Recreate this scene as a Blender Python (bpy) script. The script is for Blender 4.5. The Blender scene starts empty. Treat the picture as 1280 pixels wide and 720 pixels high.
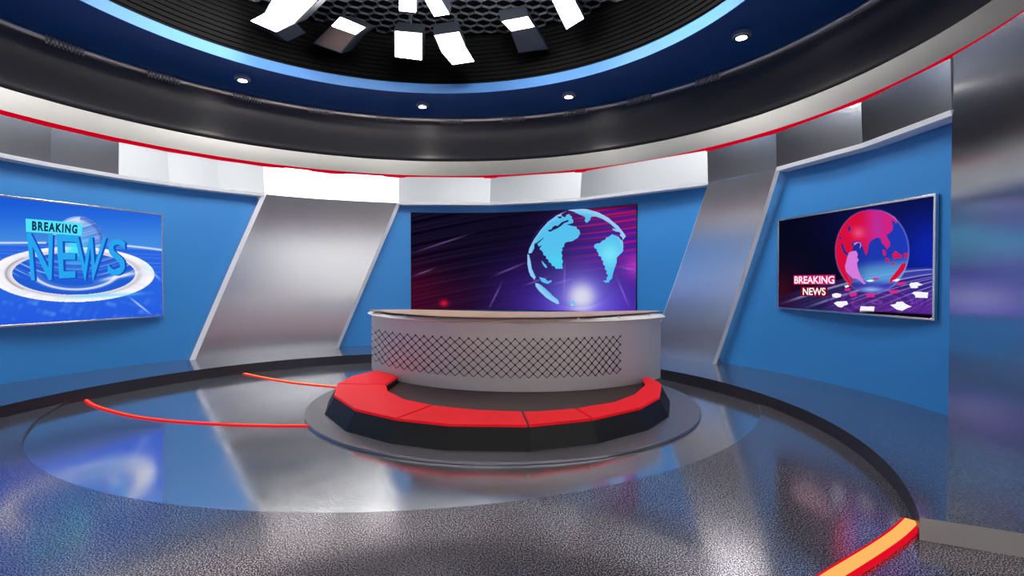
import bpy, bmesh, math, random
import numpy as np
from mathutils import Vector, Matrix, Euler
random.seed(7); rng=np.random.default_rng(5)
PI=math.pi; rad=math.radians
SC=bpy.context.scene; COL=SC.collection
# ---------------------------------------------------------------- camera model (image taken as 1280x720)
F=641.8; PITCH=-.01565; EYE=1.6
CX,CY=-1.318,5.708                # centre of the round studio
RW,RT,RE,RD,RC,RS,RH=6.01,5.80,5.93,5.98,6.17,4.61,4.55
ZT,ZE,ZD,ZC,ZB,ZA=3.307,3.898,4.29,5.34,5.306,5.49
ZR=.139                           # raised walkway height
PX,PY,PR=-.112,7.026,2.54         # round platform
QX,QY,QR=-1.307,8.317,4.81        # sunken glossy disc
ZQ=-.03; ZCEIL=6.45
def ray(x,y):
    u=(x-640)/F; v=(360-y)/F
    return (u,math.cos(PITCH)-v*math.sin(PITCH),math.sin(PITCH)+v*math.cos(PITCH))
def on_cyl(x,y,R,cx=CX,cy=CY,near=False):
    d=ray(x,y); a=d[0]**2+d[1]**2; b=-2*(d[0]*cx+d[1]*cy); c=cx*cx+cy*cy-R*R
    q=math.sqrt(max(b*b-4*a*c,0)); t=(-b+(-q if near else q))/2/a
    return Vector((d[0]*t,d[1]*t,d[2]*t+EYE))
def on_z(x,y,z):
    d=ray(x,y); t=(z-EYE)/d[2]; return Vector((d[0]*t,d[1]*t,z))
def on_depth(x,y,Y):
    d=ray(x,y); t=Y/d[1]; return Vector((d[0]*t,Y,d[2]*t+EYE))
def ang(p,cx=CX,cy=CY): return math.degrees(math.atan2(p[1]-cy,p[0]-cx))
def pol(R,a,z=0,cx=CX,cy=CY): return Vector((cx+R*math.cos(rad(a)),cy+R*math.sin(rad(a)),z))
def to_px(P):
    P=np.asarray(P,float); X,Y,Z=P[:,0],P[:,1],P[:,2]-EYE
    c,s=math.cos(PITCH),math.sin(PITCH); yy=Y*c+Z*s; zz=-Y*s+Z*c
    return 640+F*X/yy,360-F*zz/yy
# ---------------------------------------------------------------- object helpers
def mesh_obj(name,verts,faces,m,parent=None,smooth=False,auto=None):
    me=bpy.data.meshes.new(name); me.from_pydata([tuple(v) for v in verts],[],faces); me.update()
    bm=bmesh.new(); bm.from_mesh(me); bmesh.ops.recalc_face_normals(bm,faces=bm.faces); bm.to_mesh(me); bm.free()
    return link(name,me,m,parent,smooth)
def link(name,me,m,parent=None,smooth=False):
    o=bpy.data.objects.new(name,me); COL.objects.link(o)
    if m is not None: me.materials.append(m)
    if smooth: me.shade_smooth(); 
    if smooth=='auto':
        try: me.set_sharp_from_angle(angle=rad(35))
        except Exception: pass
    if parent is not None:
        o.parent=parent; o.matrix_parent_inverse=parent.matrix_basis.inverted()
    return o
class MB:
    def __init__(s): s.v=[];s.f=[]
    def add(s,vs,fs):
        k=len(s.v); s.v+= [Vector(v) for v in vs]; s.f+=[tuple(k+i for i in f) for f in fs]
    def prism(s,poly,z0,z1):        # vertical prism from 2d polygon
        n=len(poly); vs=[(p[0],p[1],z0) for p in poly]+[(p[0],p[1],z1) for p in poly]
        s.add(vs,[tuple(range(n)),tuple(range(n,2*n))]+[(i,(i+1)%n,n+(i+1)%n,n+i) for i in range(n)])
    def rod(s,a,b,w,h,up=Vector((0,0,1))):
        a=Vector(a);b=Vector(b);d=(b-a).normalized();x=d.cross(up)
        if x.length<1e-4: x=d.cross(Vector((1,0,0)))
        x.normalize(); y=x.cross(d).normalized(); vs=[]
        for q in (a,b):
            for i,j in ((-1,-1),(1,-1),(1,1),(-1,1)): vs.append(q+x*(w/2*i)+y*(h/2*j))
        s.add(vs,[(0,1,2,3),(4,5,6,7),(0,1,5,4),(1,2,6,5),(2,3,7,6),(3,0,4,7)])
    def cyl(s,c,r,z0,z1,n=24,r1=None):
        r1=r if r1 is None else r1
        vs=[(c[0]+r*math.cos(2*PI*i/n),c[1]+r*math.sin(2*PI*i/n),z0) for i in range(n)]+[(c[0]+r1*math.cos(2*PI*i/n),c[1]+r1*math.sin(2*PI*i/n),z1) for i in range(n)]
        s.add(vs,[tuple(range(n)),tuple(range(n,2*n))]+[(i,(i+1)%n,n+(i+1)%n,n+i) for i in range(n)])
    def obj(s,name,m,parent=None,smooth=False): return mesh_obj(name,s.v,s.f,m,parent,smooth)
def sweep(name,prof,a0,a1,step,m,parent=None,smooth='auto',cx=CX,cy=CY,closed=False,caps=False,shear=None):
    """profile [(R,z)..] turned about the room centre from a0 to a1 degrees; shear(z) adds degrees"""
    full=abs(a1-a0)>=359.9; n=max(1,int(math.ceil(abs(a1-a0)/step))); k=len(prof); vs=[];fs=[]
    cols=n if full else n+1
    for i in range(cols):
        a=a0+(a1-a0)*i/n
        for R,z in prof: vs.append(pol(R,a+(shear(z) if shear else 0),z,cx,cy))
    for i in range(n):
        j=(i+1)%cols
        for q in range(k if closed else k-1):
            r=(q+1)%k; fs.append((i*k+q,i*k+r,j*k+r,j*k+q))
    if closed and not full: fs.append(tuple(range(k))); fs.append(tuple((cols-1)*k+q for q in range(k)))
    return mesh_obj(name,vs,fs,m,parent,smooth)
def bevel(o,w,seg=2):
    b=o.modifiers.new('bevel','BEVEL'); b.width=w; b.segments=seg; b.limit_method='ANGLE'; b.angle_limit=rad(40); return o
def thing(name,label,cat,loc=(0,0,0),group=None):
    o=bpy.data.objects.new(name,None); COL.objects.link(o); o.location=loc; o.empty_display_size=.1
    o['label']=label; o['category']=cat
    if group: o['group']=group
    return o
def tag(o,label,cat,group=None):
    o['label']=label; o['category']=cat
    if group: o['group']=group
    return o
def struct(o,label=None):
    o['kind']='structure'
    if label: o['label']=label
    return o
# ---------------------------------------------------------------- materials
def lin(c):
    c=np.asarray(c,float)/255.; return np.where(c<=.04045,c/12.92,((c+.055)/1.055)**2.4)
def C4(r,g,b): return tuple(float(x) for x in lin((r,g,b)))+(1,)
def pmat(name,col,rough=.5,metal=0,spec=.5,emit=None,estr=0,coat=0,coat_rough=.1):
    m=bpy.data.materials.new(name); m.use_nodes=True; b=m.node_tree.nodes['Principled BSDF']
    b.inputs['Base Color'].default_value=col; b.inputs['Roughness'].default_value=rough; b.inputs['Metallic'].default_value=metal
    b.inputs['Specular IOR Level'].default_value=spec
    b.inputs['Coat Weight'].default_value=coat; b.inputs['Coat Roughness'].default_value=coat_rough
    if emit: b.inputs['Emission Color'].default_value=emit; b.inputs['Emission Strength'].default_value=estr
    return m
def N(m,t,**kw):
    n=m.node_tree.nodes.new(t)
    for k,v in kw.items():
        if k in n.inputs: n.inputs[k].default_value=v
        else: setattr(n,k,v)
    return n
def L(m,a,b): m.node_tree.links.new(a,b)
def bsdf(m): return m.node_tree.nodes['Principled BSDF']
def noise_into(m,scale,rng_,sock='Roughness',detail=4,map_scale=(1,1,1),lo=.35,hi=.65):
    tc=N(m,'ShaderNodeTexCoord'); mp=N(m,'ShaderNodeMapping'); mp.inputs['Scale'].default_value=map_scale
    n=N(m,'ShaderNodeTexNoise'); n.inputs['Scale'].default_value=scale; n.inputs['Detail'].default_value=detail
    r=N(m,'ShaderNodeMapRange'); r.clamp=False; r.inputs[1].default_value=lo; r.inputs[2].default_value=hi; r.inputs[3].default_value=rng_[0]; r.inputs[4].default_value=rng_[1]
    L(m,tc.outputs['Object'],mp.inputs[0]); L(m,mp.outputs[0],n.inputs['Vector']); L(m,n.outputs['Fac'],r.inputs[0]); L(m,r.outputs[0],bsdf(m).inputs[sock])
    return n
def noise_bump(m,scale,strength,dist=.002,map_scale=(1,1,1),detail=3):
    tc=N(m,'ShaderNodeTexCoord'); mp=N(m,'ShaderNodeMapping'); mp.inputs['Scale'].default_value=map_scale
    n=N(m,'ShaderNodeTexNoise'); n.inputs['Scale'].default_value=scale; n.inputs['Detail'].default_value=detail
    b=N(m,'ShaderNodeBump'); b.inputs['Strength'].default_value=strength; b.inputs['Distance'].default_value=dist
    L(m,tc.outputs['Object'],mp.inputs[0]); L(m,mp.outputs[0],n.inputs['Vector']); L(m,n.outputs['Fac'],b.inputs['Height']); L(m,b.outputs[0],bsdf(m).inputs['Normal'])
def speckled(name,dark,light,scale,rough,metal,thr=(.42,.62),rr=.12,spec=.5):
    m=pmat(name,dark,rough,metal,spec)
    tc=N(m,'ShaderNodeTexCoord'); n=N(m,'ShaderNodeTexNoise'); n.inputs['Scale'].default_value=scale; n.inputs['Detail'].default_value=2; n.inputs['Roughness'].default_value=.7
    L(m,tc.outputs['Object'],n.inputs['Vector'])
    cr=N(m,'ShaderNodeValToRGB'); e=cr.color_ramp.elements; e[0].position=thr[0]; e[0].color=dark; e[1].position=thr[1]; e[1].color=light
    L(m,n.outputs['Fac'],cr.inputs[0]); L(m,cr.outputs[0],bsdf(m).inputs['Base Color'])
    r=N(m,'ShaderNodeMapRange'); r.inputs[1].default_value=thr[0]; r.inputs[2].default_value=thr[1]; r.inputs[3].default_value=rough+rr; r.inputs[4].default_value=rough
    L(m,n.outputs['Fac'],r.inputs[0]); L(m,r.outputs[0],bsdf(m).inputs['Roughness'])
    return m
def emis(name,col,s):
    m=bpy.data.materials.new(name); m.use_nodes=True; t=m.node_tree; t.nodes.clear()
    e=t.nodes.new('ShaderNodeEmission'); o=t.nodes.new('ShaderNodeOutputMaterial'); e.inputs[0].default_value=col; e.inputs[1].default_value=s
    t.links.new(e.outputs[0],o.inputs[0]); return m
def screen_mat(name):
    m=emis(name,(1,1,1,1),1); t=m.node_tree; a=t.nodes.new('ShaderNodeAttribute'); a.attribute_name='picture'
    e=[n for n in t.nodes if n.type=='EMISSION'][0]; t.links.new(a.outputs['Color'],e.inputs[0]); e.inputs[1].default_value=1; return m
M={}
M['blue']=pmat('blue wall paint',C4(50,140,216),.42,0,.6)
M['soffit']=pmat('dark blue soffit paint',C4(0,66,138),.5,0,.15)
M['lip']=pmat('light blue lip paint',C4(64,122,188),.5,0,.4)
M['metal']=pmat('brushed panel metal',(.90,.90,.91,1),.20,1.0); bsdf(M['metal']).inputs['Anisotropic'].default_value=.7;  _t=N(M['metal'],'ShaderNodeTangent'); _t.direction_type='RADIAL'; _t.axis='Z'; L(M['metal'],_t.outputs[0],bsdf(M['metal']).inputs['Tangent']); bsdf(M['metal']).inputs['Roughness'].default_value=.25
M['frieze']=pmat('satin frieze metal',(.36,.378,.40,1),.40,.35)  # one frieze metal split into copies, paler where it reflects light
M['frieze2']=pmat('frieze metal reflecting copy',(.55,.57,.60,1),.20,1.0)
M['hot']=pmat('frieze metal lit copy',(.9,.9,.9,1),.33,1.0)  # lit copy of the frieze metal, brightened for the stretch with lamp glare
M['column']=pmat('polished column metal',(.74,.74,.75,1),.15,1.0); bsdf(M['column']).inputs['Anisotropic'].default_value=.9;  _t=N(M['column'],'ShaderNodeTangent'); _t.direction_type='RADIAL'; _t.axis='Z'; L(M['column'],_t.outputs[0],bsdf(M['column']).inputs['Tangent'])
M['trim']=pmat('pale trim metal',(.93,.94,.96,1),.35,.2)
M['cove']=pmat('dark cove metal',(.20,.187,.178,1),.30,1.0)
M['band']=pmat('silver band metal',(.21,.205,.20,1),.30,1.0)
M['red']=emis('red light line',C4(205,0,32),.9)
M['floor']=speckled('speckled floor',C4(74,68,78),C4(245,240,246),112,.11,.68,(.49,.60),.06)
M['disc']=pmat('polished floor',(.66,.67,.70,1),.08,.88); noise_into(M['disc'],1.5,(.09,.15),detail=3)
M['ring']=speckled('raised walkway surface',C4(115,116,126),C4(200,200,207),110,.10,.8,(.42,.66),.05)
M['riser']=pmat('walkway riser',C4(46,43,52),.4,.3); M['end']=pmat('walkway riser lit copy',C4(165,160,155),.5,.1)  # end: lighter copy of the riser, painting light onto the cut face
M['plat']=speckled('round platform surface',C4(95,92,100),C4(170,168,176),150,.22,.6,(.4,.62),.1)
M['black']=pmat('gloss black base',C4(24,23,22),.5,.0,.4)
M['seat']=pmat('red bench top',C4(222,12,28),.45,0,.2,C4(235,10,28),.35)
M['plinth']=pmat('dark brown plinth',C4(68,50,48),.45,.2)
M['desk']=pmat('grey desk cladding',C4(212,206,205),.42,.15); noise_bump(M['desk'],60,.25,.002)
M['rim']=pmat('pale desk rim',C4(245,240,236),.35,.1)
M['wood']=pmat('beige tabletop',C4(205,170,150),.4,0)
M['ink']=pmat('dark lattice line',C4(52,46,52),.5,.3)
M['steel']=pmat('steel fitting',(.75,.73,.70,1),.28,.9)
M['void']=pmat('black ribbed lining',C4(4,4,5),.7,0,.1)
M['ceil']=pmat('black ceiling',C4(14,14,15),.7,0,.2)
M['grid']=pmat('grey honeycomb rods',C4(92,95,104),.45,.4)
M['house']=pmat('dark lamp housing',C4(52,56,66),.5,.4)
M['dl']=pmat('blue grey downlight body',C4(150,165,190),.4,.4)
M['brown']=pmat('unlit bronze lamp leaf',C4(96,80,74),.5,.2)
M['lamp']=emis('lit lamp panel',(1,.985,.96,1),48)
M['spot']=emis('lit downlight lens',(1,.98,.96,1),15)
M['orange']=emis('orange light strip',C4(255,150,80),1.6)
M['redside']=emis('red light strip side',C4(225,15,38),1.0)
M['back']=pmat('pale reflecting wall',C4(215,216,218),.7)  # made pale so the unseen wall throws light into the metal panels
M['frame']=pmat('silver screen frame',(.78,.78,.80,1),.22,1)
M['scr']=screen_mat('screen picture')
M['casing']=pmat('black screen casing',C4(18,18,20),.4)
def flat(name,rgb,s=1.): return emis(name,C4(*rgb),s)
# ---------------------------------------------------------------- floor
def ring_between(name,outer,inner,z,m):
    n=len(outer); vs=[(p[0],p[1],z) for p in outer]+[(p[0],p[1],z) for p in inner]
    return mesh_obj(name,vs,[(i,(i+1)%n,n+(i+1)%n,n+i) for i in range(n)],m)
n=256
qc=[(QX+QR*math.cos(2*PI*i/n),QY+QR*math.sin(2*PI*i/n)) for i in range(n)]
oc=[(QX+14*math.cos(2*PI*i/n),QY+14*math.sin(2*PI*i/n)) for i in range(n)]
fo=ring_between('floor',oc,qc,0,M['floor']); struct(fo,'grey speckled glossy floor around the mirror-smooth disc')
mb=MB(); mb.add([(p[0],p[1],ZQ) for p in qc]+[(p[0],p[1],0) for p in qc]+[(p[0],p[1],ZQ-.1) for p in qc],[tuple(range(n))])
fd=mb.obj('floor_disc',M['disc']); struct(fd,'large mirror-smooth grey disc set slightly below the speckled floor')
mb=MB(); vs=[(QX+(QR+d)*math.cos(2*PI*i/n),QY+(QR+d)*math.sin(2*PI*i/n),z) for d,z in ((0,ZQ),(0,-.001)) for i in range(n)]
mb.add(vs,[(i,(i+1)%n,n+(i+1)%n,n+i) for i in range(n)])
struct(mb.obj('trim_1',M['riser'],smooth=True),'thin dark edge step around the smooth floor disc')
# raised walkway: solid ring, its near right end cut square
def walkway():
    prof=[(RS,ZQ-.02),(RS,ZR),(6.35,ZR),(6.35,ZQ-.02)]; a_in,a_out,a1=-33.9,-31.3,214; nn=230; vs=[];fs=[]
    for i in range(nn+1):
        for R,z in prof:
            a0=a_in+(a_out-a_in)*(R-RS)/(6.35-RS); vs.append(pol(R,a0+(a1-a0)*i/nn,z))
    for i in range(nn):
        for q in range(4): r=(q+1)%4; fs.append((i*4+q,i*4+r,(i+1)*4+r,(i+1)*4+q))
    fs+= [(0,1,2,3),tuple(nn*4+q for q in range(4))]
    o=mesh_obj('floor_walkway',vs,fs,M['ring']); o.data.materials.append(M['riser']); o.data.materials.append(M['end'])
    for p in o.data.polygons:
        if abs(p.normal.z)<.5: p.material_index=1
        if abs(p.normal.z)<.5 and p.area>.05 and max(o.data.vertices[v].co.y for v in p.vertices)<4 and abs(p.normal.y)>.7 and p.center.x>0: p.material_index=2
    return struct(o,'raised speckled walkway running round the foot of the curved wall')
walkway()
# ---------------------------------------------------------------- light strips in the floor
def strip(name,pts,w,h,z,label,red=.012,group=None,dm=None):
    """curved bar: orange lit top with red lit sides"""
    P=[Vector((p[0],p[1],z)) for p in pts]
    # catmull resample
    Q=[]
    for i in range(len(P)-1):
        p0=P[max(i-1,0)];p1=P[i];p2=P[i+1];p3=P[min(i+2,len(P)-1)]
        for k in range(10):
            t=k/10; Q.append(.5*((2*p1)+(p2-p0)*t+(2*p0-5*p1+4*p2-p3)*t*t+(3*p1-p0-3*p2+p3)*t**3))
    Q.append(P[-1]); root=thing(name,label,'light strip',(Q[0].x,Q[0].y,z),group)
    def ribbon(w0,z0,z1,m,nm):
        vs=[];fs=[]
        for i,q in enumerate(Q):
            d=(Q[min(i+1,len(Q)-1)]-Q[max(i-1,0)]).normalized(); s=Vector((-d.y,d.x,0))
            for u,v in ((-w0,z0),(w0,z0),(w0,z1),(-w0,z1)): vs.append((q.x+s.x*u,q.y+s.y*u,z+v))
        for i in range(len(Q)-1):
            for a in range(4): b=(a+1)%4; fs.append((i*4+a,i*4+b,i*4+4+b,i*4+4+a))
        fs+=[(0,1,2,3),tuple((len(Q)-1)*4+a for a in range(4))]
        return mesh_obj(nm,vs,fs,m,root)
    ribbon(w/2,0,h,M['redside'],'channel'); ribbon(w/2-red,h-.001,h+.003,dm or M['orange'],'diffuser')
    return root
z=ZQ
strip('floor_light_strip',[on_z(x,y,z)[:2] for x,y in ((107,500),(120,508),(159,519),(198,525),(240,528.5),(298,531.5),(345,532.5),(388,532.5))],.05,.012,z,'glowing red-orange strip curving across the floor towards the platform, nearer of the left pair',.012,dm=emis('red orange diffuser',C4(255,92,62),1.3))
strip('floor_light_strip',[on_z(x,y,z)[:2] for x,y in ((300,466),(328,472),(367,478.5),(417,483.5),(440,485))],.06,.012,z,'glowing red-orange strip on the floor running up to the left end of the red bench',.015,dm=M['orange'])
p3=[on_z(x,y,.02) for x,y in ((1140,652.5),(1122.5,669),(1094,689),(1046,719))]; d=(p3[-1]-p3[-2]).normalized()
p3+= [p3[-1]+d*.5, p3[-1]+d*1.1+Vector((-.06,.05,0))]
strip('floor_light_strip',[p[:2] for p in p3],.105,.03,.001,'wide orange light strip with red sides at the near end of the right walkway',.016)
# ---------------------------------------------------------------- round platform
pl_=MB(); pl_.cyl((PX,PY),PR,ZQ,.0,160); po=pl_.obj('round_platform',M['plat'],smooth='auto'); bevel(po,.006,2)
tag(po,'low round grey speckled platform under the red bench and desk','platform')
# ---------------------------------------------------------------- red bench
outer=[(-2.06,7.84),(-2.29,7.36),(-2.32,6.80),(-2.29,6.69),(-2.13,6.13),(-1.68,5.48),(-1.15,5.10),(-.60,4.90),(.16,4.87),(.80,5.10),(1.38,5.53),(1.74,6.04),(1.97,6.74),(1.98,6.92),(1.93,7.30)]
segs=[([0,1,2],[(-1.67,6.76),(-1.64,7.36)]),
      ([2,3,4,5,6],[(-.88,5.64),(-1.25,5.92),(-1.54,6.35),(-1.67,6.76)]),
      ([6,7,8],[(.11,5.36),(-.35,5.43),(-.69,5.55),(-.88,5.64)]),
      ([8,9],[(.69,5.49),(.28,5.37),(.11,5.36)]),
      ([9,10,11,12,13,14],[(1.83,7.20),(1.76,6.74),(1.48,6.17),(1.15,5.77),(.88,5.62),(.69,5.49)])]
inner_all=[(-1.64,7.36),(-1.67,6.76),(-1.54,6.35),(-1.25,5.92),(-.88,5.64),(-.69,5.55),(-.35,5.43),(.11,5.36),(.28,5.37),(.69,5.49),(.88,5.62),(1.15,5.77),(1.48,6.17),(1.76,6.74),(1.83,7.20)]
bench=thing('curved_bench','low curved red-topped bench with black sides wrapping the front of the desk','bench',(PX,4.9,.0))
def outw(p,d):
    v=Vector((p[0]-PX,p[1]-PY,0)).normalized()*d; return (p[0]+v.x,p[1]+v.y)
# base: sloped outer side, vertical inner side
bo=[outw(p,.11) for p in outer]; bt=[outw(p,.005) for p in outer]; k=len(outer); ii=[outw(p,.006) for p in inner_all]; kk=len(ii)
vs=[(p[0],p[1],.0) for p in bo]+[(p[0],p[1],.196) for p in bt]
fs=[(i,i+1,k+i+1,k+i) for i in range(k-1)]
i0=len(vs); vs+=[(p[0],p[1],.196) for p in ii]; i1=len(vs); vs+=[(p[0],p[1],.0) for p in ii]
fs+=[(i0+i,i0+i+1,i1+i+1,i1+i) for i in range(kk-1)]
assert k==kk
fs+=[(k+i,k+i+1,i0+i+1,i0+i) for i in range(k-1)]+[(i,i+1,i1+i+1,i1+i) for i in range(k-1)]
fs+=[(0,k,i0,i1),(k-1,2*k-1,i0+kk-1,i1+kk-1)]
mesh_obj('base',vs,fs,M['black'],bench)
def inset(poly,d):
    c=Vector((sum(p[0] for p in poly)/len(poly),sum(p[1] for p in poly)/len(poly)))
    return poly
for oi,inn in segs:
    poly=[outer[i] for i in oi]+inn
    # pull the two seam edges apart a little
    def sh(a,b,t): return (a[0]+(b[0]-a[0])*t,a[1]+(b[1]-a[1])*t)
    q=list(poly); no=len(oi)
    g=.014
    def mv(a,b):
        v=Vector((b[0]-a[0],b[1]-a[1])); l=v.length; return sh(a,b,g/l)
    q[0]=mv(poly[0],poly[1]); q[no-1]=mv(poly[no-1],poly[no-2]); q[no]=mv(poly[no],poly[no+1]); q[-1]=mv(poly[-1],poly[-2])
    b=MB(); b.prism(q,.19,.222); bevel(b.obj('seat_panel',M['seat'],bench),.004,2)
# plinth under desk
pp=[outw(p,-.012) for p in inner_all]+[(2.35,7.75),(2.2,8.5),(1.2,9.2),(-1.2,9.2),(-2.2,8.6),(-2.25,7.95)]
pp[0]=(-1.66,7.40); 
pz=[p for p in inner_all][1:-1]
poly=[(-1.62,7.5)]+[outw(p,-.012) for p in inner_all[1:]]+[(1.9,7.45),(2.12,7.7),(1.8,8.5),(1.0,9.0),(-1.0,9.0),(-1.8,8.5),(-2.12,7.98)]
b=MB(); b.prism(poly,.001,.12); tag(b.obj('desk_plinth',M['plinth']),'dark brown plinth between the red bench and the news desk','plinth')
# ---------------------------------------------------------------- desk
DX,DY,DR=.173,9.400,2.658
def dang(px,R=DR):
    d=ray(px,440); a=d[0]**2+d[1]**2; b_=-2*(d[0]*DX+d[1]*DY); c=DX*DX+DY*DY-R*R; t=(-b_-math.sqrt(max(b_*b_-4*a*c,0)))/2/a
    return math.degrees(math.atan2(d[1]*t-DY,d[0]*t-DX))
def dpol(R,a,z): return Vector((DX+R*math.cos(rad(a)),DY+R*math.sin(rad(a)),z))
aL,aRt=dang(464.5),dang(826)
if aL>0: aL-=360
desk=thing('news_desk','curved grey news desk with diamond lattice front and beige tabletop','desk',(DX,DY-DR,.12))
def arcsolid(name,R0,R1,z0,z1,a0,a1,m,parent,nn=64):
    vs=[];fs=[]
    for i in range(nn+1):
        a=a0+(a1-a0)*i/nn
        for R,z in ((R0,z0),(R1,z0),(R1,z1),(R0,z1)): vs.append(dpol(R,a,z))
    for i in range(nn):
        for q in range(4): r=(q+1)%4; fs.append((i*4+q,i*4+r,i*4+4+r,i*4+4+q))
    fs+=[(0,1,2,3),tuple(nn*4+q for q in range(4))]
    return mesh_obj(name,vs,fs,m,parent,'auto')
bevel(arcsolid('body',DR,DR-.55,.12,1.05,aL,aRt,M['desk'],desk),.006)
rL,rR=dang(459.2,2.71),dang(831.5,2.71)
if rL>0: rL-=360
sweep('rim',[(2.1,1.045),(2.70,1.035),(2.715,1.045),(2.66,1.084),(2.1,1.084)],rL,rR,1.5,M['rim'],desk,cx=DX,cy=DY,closed=True)
# tabletop: crescent from tip to tip
fr=[on_z(x,y,1.118) for x,y in ((463,387.6),(490,390.9),(518,393.2),(547,395),(576,396),(618,396.7),(660,396.7),(700,396.2),(740,394.9),(776,392.6),(802,390.8),(828,388.9))]
bk=[on_z(x,y,1.118) for x,y in ((820,388.2),(795,388.4),(745,389.2),(700,389.8),(640,389.8),(600,389.0),(550,387.6),(510,386.9),(480,387.0))]
b=MB(); b.prism([p[:2] for p in fr+bk],1.103,1.120); b.obj('tabletop',M['wood'],desk)
b=MB()
for a,c in zip(fr[:-1],fr[1:]): b.rod((a.x,a.y-.004,1.106),(c.x,c.y-.004,1.106),.005,.007)
b.obj('tabletop_edge',M['casing'],desk)
for x in (475,506,547,598,656,723,773,811):
    q=on_cyl(x,398,2.665,DX,DY,True); b=MB(); b.cyl((q.x,q.y),.017,1.080,1.104,12); b.obj('standoff',M['steel'],desk)
# lattice inlay on the front
lat=MB(); RI=DR+.002; top=.822; dz=.1145
cx_=[440+.1945*c for c in (130,175,215,262,310,358,410,463,518,575,632,692,750,810,870,930,992)]+[640+.1945*c for c in (20,80,137,195,252,307,362,413,465,513,560,605,650,695)]
allx=[]
for i,c in enumerate(cx_):
    allx.append(c)
    if i<len(cx_)-1: allx.append((c+cx_[i+1])/2)
def onf(a,z,off=0): return dpol(RI+off,a,z)
def bar(a0,z0,a1,z1,w=.0085):
    A=onf(a0,z0);B=onf(a1,z1); nrm=(A-Vector((DX,DY,A.z))).normalized()
    lat.rod(A,B,w,.005,up=nrm)
angs=[dang(c_) for c_ in allx]; angs=[q-360 if q>0 else q for q in angs]
for c,a in enumerate(angs):
    half=c%2
    for r in range(0,5):
        zz=top-(r+.5*half)*dz
        # dot
        if not(half and r==4):
            A=onf(a,zz,.0015); nrm=(A-Vector((DX,DY,A.z))).normalized(); t=Vector((-nrm.y,nrm.x,0)); nn=10; rr=.0135
            vs=[A+nrm*e+t*(rr*math.cos(2*PI*i/nn))+Vector((0,0,rr*math.sin(2*PI*i/nn))) for e in (-.002,.003) for i in range(nn)]
            lat.add(vs,[tuple(range(nn)),tuple(range(nn,2*nn))]+[(i,(i+1)%nn,nn+(i+1)%nn,nn+i) for i in range(nn)])
        for sgn in (-1,1):
            if not 0<=c+sgn<len(angs): continue
            a2=angs[c+sgn]
            bar(a,zz,a2,zz-dz/2) if not(half and r==4) else None
lo=lat.obj('lattice_inlay',M['ink'],desk); lo['label']='dark diamond lattice with dots across the desk front'
# ---------------------------------------------------------------- walls
A=lambda x,y,R: ang(on_cyl(x,y,R))
PLt,PLb=(A(331,243,RT),A(498,253,RT)),(A(243,448,RT),A(423,432,RT))
PRt=(A(885,225,RT),A(971,210,RT)); PRb=(A(826,400,RT),A(893,452,RT))
COLA=A(1188,300,RT)
struct(sweep('wall_left',[(RW,ZR),(RW,ZT+.12)],123,214,2,M['blue'],smooth=True),'blue curved wall behind the left screen')
struct(sweep('wall_back',[(RW,ZR),(RW,ZT+.12)],38,123,2,M['blue'],smooth=True),'blue curved wall behind the central screen')
struct(sweep('wall_right',[(RW,ZR),(RW,ZT+.12)],-12,38,2,M['blue'],smooth=True),'blue curved wall behind the right screen')
def slanted(name,t0,t1,b0,b1,zb0,label):
    """parallelogram panel standing proud of the wall: front at RT, sides back to RW, bevelled edge strips"""
    root=thing(name,label,'wall panel',tuple(pol(RT,(b0+b1)/2,ZR)))
    nz,na=24,20; vs=[];fs=[]
    def edge(z,s): 
        t=(z-ZR)/(ZT-ZR); l=b0+(t0-b0)*t; r=b1+(t1-b1)*t; return l+(r-l)*s
    def grid(nm,s0,s1,R0,R1,m,na_=na):
        vs=[];fs=[]
        for i in range(nz+1):
            z=ZR+(ZT-ZR)*i/nz
            for j in range(na_+1): 
                u=j/na_; vs.append(pol(R0+(R1-R0)*u,edge(z,s0+(s1-s0)*u),z))
        for i in range(nz):
            for j in range(na_): q=i*(na_+1)+j; fs.append((q,q+1,q+na_+2,q+na_+1))
        return mesh_obj(nm,vs,fs,m,root,True)
    grid('panel_face',.012,.988,RT,RT,M['metal'])
    grid('edge_strip',-.018,.012,RT+.05,RT,M['trim'],1); grid('edge_strip',.988,1.018,RT,RT+.05,M['trim'],1)
    grid('side_return',-.030,-.018,RW-.002,RT+.05,M['metal'],1); grid('side_return',1.018,1.030,RT+.05,RW-.002,M['metal'],1)
    return root
zb=lambda P: P
# bottom angles extended down to the walkway level
def ext(top,bx,by):
    q=on_cyl(bx,by,RT); t=(ZT-ZR)/(ZT-q.z); return top+(ang(q)-top)*t
slanted('slanted_metal_panel',PLt[0],PLt[1],ext(PLt[0],243,447),ext(PLt[1],423,431),ZR,'wide slanted brushed metal wall panel between the left screen and the central screen')
slanted('slanted_metal_panel',PRt[0],PRt[1],ext(PRt[0],826,400),ext(PRt[1],893,452),ZR,'slanted brushed metal wall panel between the central screen and the right screen')
col=thing('metal_wall_column','tall curved brushed metal wall section at the right edge','wall panel',tuple(pol(RT,-18,ZR)))
sweep('panel_face',[(RT,ZR),(RT,ZT),(RT+.0,ZE-.03)],COLA,-15.6,1,M['column'],col,True)
sweep('side_return',[(RT,ZR),(RW+.0,ZR),(RW+.0,ZE-.03),(RT,ZE-.03)],COLA-.02,COLA+.01,1,M['metal'],col,False)
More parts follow.
